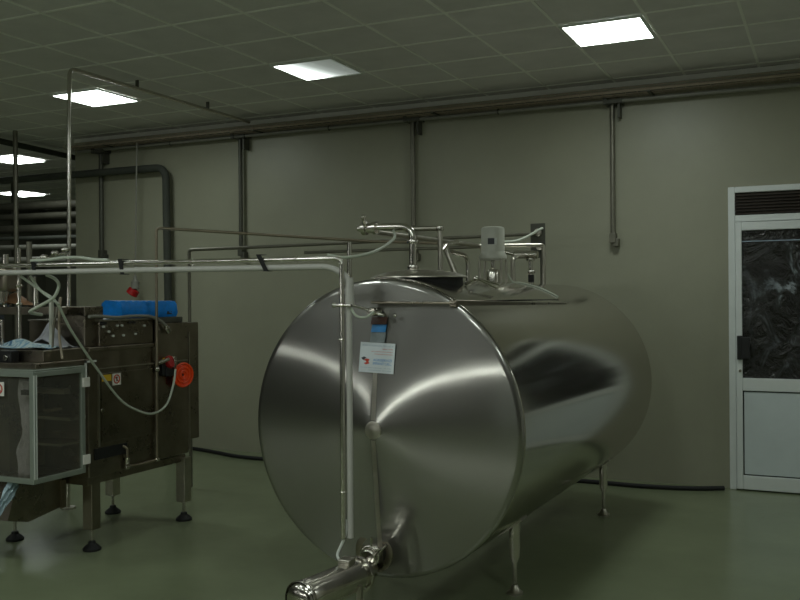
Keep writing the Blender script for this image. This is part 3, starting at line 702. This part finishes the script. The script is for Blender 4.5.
mb('strip_slot', 'black', (MX-0.02, MX-0.012, 4.68, 4.74, 1.478, 1.497), (MX-0.02, MX-0.012, 4.95, 5.02, 1.478, 1.492), parent=strip)
ad = mb('access_door', 'steel_dark', (MX, MX+0.008, 4.665, 5.20, 0.70, 1.16), bevel=0.003)
mb('door_trim', 'steel_sat', (MX, MX+0.012, 4.635, 4.645, 0.68, 1.155), (MX, MX+0.012, 4.635, 5.56, 1.188, 1.195), (MX, MX+0.012, 5.573, 5.581, 0.52, 1.40), parent=body)
MB().cyl((MX+0.006, 4.66, 0.92), (MX+0.02, 4.66, 0.92), 0.012, 14).build('door_latch', 'steel', ad)
mb('lower_skirt', 'steel_dark', (MXB+0.02, MX-0.02, 4.56, 5.56, 0.44, 0.49))
mb('lower_band', 'black', (MX, MX+0.01, 4.60, 4.90, 0.60, 0.672), parent=body)
for xx, yy in ((-4.413, 4.64), (-4.377, 5.546), (-5.028, 5.512), (-5.087, 4.623)):
    lg_ = mb('leg', 'steel_dark' if yy < 5 and xx > -4.6 else 'steel_sat', (xx-0.04, xx+0.04, yy-0.04, yy+0.04, 0.14, 0.47), bevel=0.004)
    MB().cyl((xx, yy, 0.05), (xx, yy, 0.14), 0.011, 12).build('leg_spindle', 'steel', lg_)
    MB().lathe((xx, yy, 0), (0, 0, 1), [(0, 0.058), (0.014, 0.060), (0.03, 0.045), (0.045, 0.025), (0.06, 0.022), (0.062, 0.01)], 24).build('foot', 'rubber', lg_)
# stickers
mb('yellow_sticker', 'yellow', (MX+0.008, MX+0.0095, 4.668, 4.755, 1.105, 1.148))
ws = mb('warning_sticker', 'pale_label', (MX+0.0085, MX+0.0098, 4.765, 4.845, 1.072, 1.150))
MB().torus((MX+0.010, 4.805, 1.112), (1, 0, 0), 0.027, 0.004, 28, 6).tube([(MX+0.010, 4.787, 1.130), (MX+0.010, 4.823, 1.094)], 0.003, 8).build('prohibition_ring', 'inkred', ws)
MB().sphere((MX+0.0095, 4.805, 1.122), 0.007, 12).tube([(MX+0.0095, 4.805, 1.118), (MX+0.0095, 4.805, 1.098)], 0.004, 8).build('pictogram', 'inkdark', ws)
# switch gear and coil at the cabinet corner
sw = mb('switch_block', 'black', (MX, MX+0.05, 5.27, 5.36, 1.09, 1.155), (MX, MX+0.04, 5.24, 5.29, 1.10, 1.21), bevel=0.006)
MB().lathe((MX+0.03, 5.315, 1.19), (1, 0, 0.3), [(0, 0.045), (0.012, 0.048), (0.03, 0.04), (0.034, 0.02)], 24).build('red_button', 'red', sw)
mb('yellow_plate', 'yellow', (MX+0.012, MX+0.02, 5.27, 5.33, 1.20, 1.225), parent=sw)
MB().cyl((MX+0.01, 5.345, 1.215), (MX+0.07, 5.345, 1.215), 0.018, 14).cyl((MX+0.06, 5.345, 1.215), (MX+0.06, 5.345, 1.15), 0.013, 14).build('air_fitting', 'steel', sw)
MB().tube([(MX+0.03, 5.20, 1.19), (MX+0.06, 5.28, 1.215)], 0.014, 12).sphere((MX+0.03, 5.19, 1.15), 0.02).build('lever', 'steel', sw)
ck = thing('orange_coil', 'round bright orange coil hanging at the machine corner', 'coil', (MX+0.05, 5.445, 0.99))
cl = MB()
for k in range(6): cl.torus((MX+0.052+0.006*(k % 2), 5.445, 1.09), (1, -0.25, 0), 0.016+0.0135*k, 0.0085, 40, 8)
cl.build('coil_windings', 'orange', ck)
MB().cyl((MX+0.0, 5.445, 1.09), (MX+0.055, 5.435, 1.09), 0.016, 16).build('hook', 'black', ck)
# clear guard box
GX, GY, GX1, GY1, GZ0, GZ1 = -4.30, 4.05, -5.15, 4.475, 0.545, 1.215
gf = MB(); p = 0.032
gf.box(GX-p, GX, GY, GY+p, GZ0, GZ1).box(GX-p*0.8, GX, GY1-p, GY1, GZ0, GZ1).box(GX1, GX1+p, GY, GY+p, GZ0, GZ1)
for z in (GZ0, GZ1-p):
    gf.box(GX-p, GX, GY+p, GY1-p, z, z+p).box(GX1+p, GX-p, GY, GY+p, z, z+p)
gf.box(GX1, GX, GY, GY1, GZ1, GZ1+0.012)
gd = gf.build('guard_frame', 'alu', mc, bevel=0.003, smooth=False)
mb('side_pane', 'polycarb', (GX-0.018, GX-0.014, GY+p, GY1-p, GZ0+p, GZ1-p), parent=gd)
mb('front_pane', 'polycarb', (GX1+p, GX-p, GY+0.014, GY+0.018, GZ0+p, GZ1-p), parent=gd)
mb('corner_strip', 'white', (GX, GX+0.004, GY+0.004, GY+0.010, GZ0+0.03, GZ1-0.02), (GX, GX+0.004, GY+0.022, GY+0.028, GZ0+0.03, GZ1-0.02), parent=gd)
mb('guard_floor', 'steel_dark', (GX1+0.01, GX-p, GY+p, GY1, GZ0, GZ0+0.012), parent=gd)
for z in (1.09, 0.60): mb('hinge', 'pale_label', (GX, GX+0.012, GY1-0.03, GY1+0.03, z, z+0.06), bevel=0.003, parent=gd)
mb('guard_bracket', 'white', (GX-0.01, GX+0.002, GY1+0.005, GY1+0.014, 1.13, 1.255), (GX-0.01, GX+0.002, GY1+0.005, GY1+0.10, 1.243, 1.255), parent=gd)
st_ = mb('guard_sticker', 'pale_label', (-4.62, -4.535, GY-0.002, GY, 1.065, 1.15), parent=gd)
MB().torus((-4.578, GY-0.003, 1.108), (0, 1, 0), 0.028, 0.004, 28, 6).tube([(-4.597, GY-0.003, 1.127), (-4.559, GY-0.003, 1.089)], 0.004, 8).build('prohibition_ring', 'inkred', gd)
mb('guard_latch', 'black', (-4.42, -4.33, GY+0.02, GY+0.05, 1.075, 1.105), parent=gd)
mb('inner_rack', 'steel_sat', (-5.0, -4.36, 4.40, 4.54, 0.88, 0.90), (-5.0, -4.40, 4.36, 4.54, 0.72, 0.735), (-4.98, -4.45, 4.44, 4.50, 1.04, 1.075))
mb('inner_block', 'steel_dark', (-5.05, -4.72, 4.25, 4.54, 0.56, 1.18))
mb('inner_roller', 'copper', (-4.46, -4.40, 4.28, 4.38, 0.95, 0.965), (-4.5, -4.42, 4.38, 4.44, 0.80, 0.81))
# deck above the guard with upright feed parts
mb('deck', 'steel_dark', (MXB, GX-0.03, 4.10, 4.55, 1.228, 1.262), (MXB, -4.37, 4.20, 4.555, 1.262, 1.335), bevel=0.004)
mb('back_column', 'steel_dark', (-4.62, -4.40, 4.58, 4.75, 1.336, 1.60), bevel=0.006)
mb('feed_frame', 'steel_dark', (-5.10, -4.47, 4.42, 4.50, 1.55, 1.60), (-5.08, -5.03, 4.42, 4.50, 1.336, 1.55), bevel=0.004)
mb('feed_post', 'ivory', (-4.465, -4.445, 4.34, 4.36, 1.336, 1.64))
for xx, yy, z0, z1, rr in ((-4.742, 4.36, 1.336, 1.98, 0.013), (-4.62, 4.38, 1.60, 1.72, 0.016), (-4.83, 4.30, 1.336, 1.52, 0.012), (-4.95, 4.44, 1.6, 1.95, 0.02)):
    rd = MB().cyl((xx, yy, z0), (xx, yy, z1), rr, 14).build('feed_rod', 'steel', mc)
    if z1 > 1.9: MB().torus((xx, yy, 1.735), (0, 0, 1), rr+0.004, 0.009, 20, 8).torus((xx, yy, 1.62), (0, 0, 1), rr+0.004, 0.007, 20, 8).build('rod_collar', 'steel', rd)
vh = MB()
for k in range(7):
    vh.sphere((-4.64+0.045*k, 4.40+0.02*(k % 2), 1.895+0.011*k+0.012*(k % 2)), 0.019, 12)
vh.tube([(-4.70, 4.40, 1.83), (-4.66, 4.40, 1.885), (-4.36, 4.41, 1.945)], 0.012, 10).tube([(-4.66, 4.42, 1.6), (-4.66, 4.40, 1.89)], 0.012, 10).build('valve_manifold', 'steel', mc)
MB().box(-5.3, -4.80, 4.30, 4.42, 1.70, 1.86).build('filler_head', 'steel_dark', mc, bevel=0.02)
MB().cyl((-4.88, 4.33, 1.62), (-4.88, 4.33, 1.72), 0.035, 18).cyl((-5.02, 4.33, 1.62), (-5.02, 4.33, 1.72), 0.035, 18).build('filler_nozzle', 'steel', mc)
MB().cyl((-4.80, 4.5, 1.60), (-4.80, 4.5, 2.03), 0.018, 18).build('filler_cylinder', 'galv', mc)
# chute below the guard
MB().prism([(-4.55, 4.16, 0.545), (-4.55, 4.52, 0.545), (-4.55, 4.52, 0.30), (-4.55, 4.24, 0.26), (-4.55, 4.08, 0.30)], (-0.45, 0, 0)).build('waste_chute', 'steel_dark', mc, smooth=False)
mb('chute_edge', 'copper', (-4.56, -4.54, 4.505, 4.545, 0.29, 0.47))

# control box, cloths and films on and around the machine
cb = thing('control_box', 'small dark blue control box with round knobs on the machine deck', 'control box', (-4.66, 4.13, 1.262))
MB().box(-4.79, -4.55, 4.115, 4.18, 1.2625, 1.335).build('housing', 'black', cb, bevel=0.005, smooth=False)
MB().cyl((-4.585, 4.115, 1.292), (-4.585, 4.098, 1.292), 0.017, 18).build('silver_knob', 'steel', cb)
MB().cyl((-4.70, 4.115, 1.322), (-4.70, 4.105, 1.322), 0.009, 14).build('yellow_lamp', 'yellow', cb)
MB().cyl((-4.66, 4.115, 1.285), (-4.66, 4.10, 1.285), 0.014, 18).build('dark_knob', 'inkdark', cb)
def drape(name, mat, label, cat, x0, x1, y0, y1, z, h, seed, nx=26, ny=16, peak=None, thick=0.004):
    rnd = random.Random(seed); vs = []; fs = []
    ph = [(rnd.uniform(4, 13), rnd.uniform(4, 13), rnd.uniform(0, 6), rnd.uniform(0.15, 0.5)) for _ in range(6)]
    for j in range(ny+1):
        for i in range(nx+1):
            u = i/nx; v = j/ny
            zz = sum(a*math.sin(p_*u+q_*v+o_) for p_, q_, o_, a in ph)
            zz = h*(0.5+0.28*zz)*(0.25+0.75*math.sin(PI*min(max(u, 0.02), 0.98))*math.sin(PI*min(max(v, 0.02), 0.98)))
            if peak: zz += peak*max(0, 1-abs(u-0.45)*2.0)*max(0, 1-abs(v-0.5)*1.3)
            wob = 0.02*math.sin(9*v+seed)*(1 if i in (0, nx) else 0)
            vs.append((x0+(x1-x0)*u+wob, y0+(y1-y0)*v, z+max(zz, 0.002)))
    for j in range(ny):
        for i in range(nx):
            a = j*(nx+1)+i; fs.append((a, a+1, a+nx+2, a+nx+1))
    o = MB().add(vs, fs).build(name, mat)
    md = o.modifiers.new('Solidify', 'SOLIDIFY'); md.thickness = thick; md.offset = 1
    return tag(o, label, cat)
def film_mat():
    m, nt, b = new_mat('printed_film')
    n = noise(nt, 14, 5.0, (1, 1, 1), 0.6); n.inputs['Distortion'].default_value = 1.0
    r = ramp(nt, n.outputs['Fac'], [(0.40, (0.03, 0.16, 0.34)), (0.47, (0.35, 0.55, 0.66)), (0.53, (0.72, 0.80, 0.80)), (0.62, (0.20, 0.42, 0.58))])
    nt.links.new(r.outputs[0], b.inputs['Base Color']); b.inputs['Roughness'].default_value = 0.35
    return m
M['film'] = film_mat()
drape('plastic_film', 'film', 'crumpled pale blue and white plastic film lying on the machine deck', 'film', -5.05, -4.40, 4.21, 4.40, 1.336, 0.085, 3, nx=60, ny=24)
drape('folded_cloth', 'lilac', 'peaked grey-lilac cloth on the machine deck behind the film', 'cloth', -4.72, -4.44, 4.405, 4.54, 1.337, 0.05, 5, peak=0.15)
drape('paper_bag', 'tan', 'tan paper bag at the far left of the machine deck', 'bag', -5.05, -4.74, 4.42, 4.54, 1.605, 0.05, 8, peak=0.06)
def ribbon(name, mat, label, cat, pts, wv, thick=0.004, amp=0.012, seed=1):
    rnd = random.Random(seed); vs = []; fs = []; P = [Vector(p) for p in pts]; wv = Vector(wv); n = 10; m = (len(P)-1)*6
    nv = wv.cross(P[-1]-P[0]).normalized(); o1, o2 = rnd.uniform(0, 6), rnd.uniform(0, 6)
    for i in range(m+1):
        k = min(i//6, len(P)-2); t = i/6-k; c = P[k]*(1-t)+P[k+1]*t
        for j in range(n+1):
            v = j/n-0.5
            vs.append(c + wv*v*(1+0.12*math.sin(i*0.9+o1)) + nv*amp*math.sin(j*1.5+i*0.35+o2))
    for i in range(m):
        for j in range(n):
            a = i*(n+1)+j; fs.append((a, a+1, a+n+2, a+n+1))
    o = MB().add(vs, fs).build(name, mat)
    md = o.modifiers.new('Solidify', 'SOLIDIFY'); md.thickness = thick
    return tag(o, label, cat)
ribbon('hanging_film', 'paleblue', 'pale blue film strip slanting out below the guard box', 'film', [(-4.53, 4.12, 0.535), (-4.53, 4.075, 0.48), (-4.53, 4.01, 0.41), (-4.53, 3.95, 0.34)], (0.0, 0.06, -0.05), seed=4)
ribbon('guarded_cloth', 'lilac', 'pale grey cloth strip hanging behind the clear front pane', 'cloth', [(-4.43, 4.12, 1.165), (-4.45, 4.12, 1.0), (-4.41, 4.12, 0.86), (-4.45, 4.12, 0.72), (-4.46, 4.12, 0.57)], (0.10, 0.0, 0.0), seed=6)
# blue roll on top
bl = thing('film_roll', 'long bright blue plastic-wrapped block on top of the machine', 'film roll', (-4.5, 5.1, 1.5125))
bb = MB(); vs = []; fs = []; n_ = 26
sec = [(-0.085, 0.003), (0.08, 0.0), (0.092, 0.03), (0.088, 0.095), (0.07, 0.118), (-0.06, 0.122), (-0.09, 0.10), (-0.096, 0.03)]
for i in range(n_+1):
    yy = 4.90+0.585*i/n_
    for sx, sz in sec:
        vs.append((-4.465+sx*(1+0.03*math.sin(i*1.7+sz*40)), yy, 1.516+max(0, sz*(1-0.05*i/n_)+(0.003*math.sin(i*2.1+sx*60) if sz > 0.01 else 0))))
k_ = len(sec)
for i in range(n_):
    for j in range(k_): fs.append((i*k_+j, i*k_+(j+1) % k_, (i+1)*k_+(j+1) % k_, (i+1)*k_+j))
fs += [tuple(range(k_))[::-1], tuple(n_*k_+j for j in range(k_))]
bb.add(vs, fs).build('wrapped_block', 'blue', bl)
MB().box(-4.377, -4.372, 5.37, 5.42, 1.535, 1.555).build('dark_print', 'inkdark', bl, smooth=False)
rl_ = thing('support_tray', 'low dark tray under the right end of the blue block', 'tray', (-4.5, 5.4, 1.4725))
MB().box(-4.60, -4.36, 5.225, 5.53, 1.4735, 1.5135).build('tray_body', 'galv_dark', rl_, bevel=0.005, smooth=False)
cable([(-4.345, 4.56, 1.535), (-4.34, 4.66, 1.535), (-4.335, 4.80, 1.524), (-4.335, 4.95, 1.530), (-4.335, 5.12, 1.525), (-4.33, 5.22, 1.50), (-4.32, 5.29, 1.455)], 0.011, 'pvc', 'grey hose lying along the machine top before the blue block')
nz = thing('hose_nozzle', 'small bright nozzle at the end of the grey top hose', 'nozzle', (-4.32, 5.30, 1.41))
MB().lathe((-4.322, 5.285, 1.458), Vector((0.05, 0.5, -0.75)), [(0, 0.013), (0.02, 0.016), (0.025, 0.022), (0.06, 0.022), (0.065, 0.014)], 18).build('nozzle_body', 'steel', nz)
# hoses strung from the overhead pipe
cable([(-4.31, 3.975, 1.785), (-4.22, 4.04, 1.70), (-4.16, 4.10, 1.63), (-4.19, 4.25, 1.455), (-4.23, 4.50, 1.21), (-4.25, 4.73, 0.99), (-4.25, 4.90, 0.895), (-4.25, 5.06, 0.855), (-4.25, 5.20, 0.90), (-4.26, 5.29, 1.03), (-4.275, 5.335, 1.14)], 0.0080, 'hose', 'long pale hose sagging from the overhead pipe to the machine switch')
cable([(-4.25, 3.99, 1.785), (-4.225, 4.04, 1.703), (-4.17, 4.065, 1.655), (-4.11, 4.075, 1.615)], 0.0075, 'hose', 'short pale hose crossing the sagging hose under the black strap')
cable([(-4.12, 3.985, 1.79), (-4.075, 4.01, 1.765), (-4.068, 4.03, 1.725), (-4.10, 4.03, 1.665), (-4.165, 4.035, 1.632), (-4.245, 4.04, 1.603), (-4.318, 4.05, 1.573), (-4.36, 4.18, 1.555)], 0.0095, 'hose', 'pale looped hose curling back under the overhead pipe')
cable([(-4.20, 3.95, 1.872), (-4.14, 3.96, 1.872), (-4.05, 3.97, 1.878), (-3.96, 3.975, 1.885), (-3.85, 3.97, 1.882), (-3.74, 3.96, 1.868), (-3.62, 3.95, 1.861)], 0.009, 'hose', 'pale hose arching over the overhead pipe')
cable([(-4.385, 4.36, 1.66), (-4.37, 4.33, 1.55), (-4.35, 4.31, 1.42), (-4.315, 4.30, 1.28)], 0.008, 'cable_brown', 'reddish brown cable hanging before the machine column', 'cable', 'cable')
cable([(-4.398, 4.30, 1.34), (-4.40, 4.32, 1.50), (-4.41, 4.38, 1.66)], 0.007, 'galv', 'thin grey cable rising behind the reddish one', 'cable', 'cable')

# ------------------------------------------------------------------ camera, world, view
cam_d = bpy.data.cameras.new('camera'); cam = bpy.data.objects.new('camera', cam_d); C.objects.link(cam)
yaw, pitch, roll = 0.4368, -0.0024, -0.0081
f = Vector((-math.sin(yaw)*math.cos(pitch), math.cos(yaw)*math.cos(pitch), math.sin(pitch)))
r = Vector((math.cos(yaw), math.sin(yaw), 0)); u = r.cross(f)
r2 = r*math.cos(roll)+u*math.sin(roll); u2 = u*math.cos(roll)-r*math.sin(roll)
cam.matrix_world = Matrix(((r2.x, u2.x, -f.x, 0), (r2.y, u2.y, -f.y, 0), (r2.z, u2.z, -f.z, 1.64), (0, 0, 0, 1)))
cam_d.sensor_fit = 'HORIZONTAL'; cam_d.sensor_width = 36.0; cam_d.lens = 36.0*925/800; cam_d.clip_start = 0.05
sc_ = bpy.context.scene
sc_.camera = cam
wd = bpy.data.worlds.new('world'); sc_.world = wd; wd.use_nodes = True
wd.node_tree.nodes['Background'].inputs[0].default_value = (0.02, 0.022, 0.02, 1)
wd.node_tree.nodes['Background'].inputs[1].default_value = 0.2
vs_ = sc_.view_settings
vs_.view_transform = 'Standard'; vs_.look = 'None'; vs_.gamma = 1.0; vs_.exposure = 1.42
try: vs_.use_curve_mapping = False
except Exception: pass
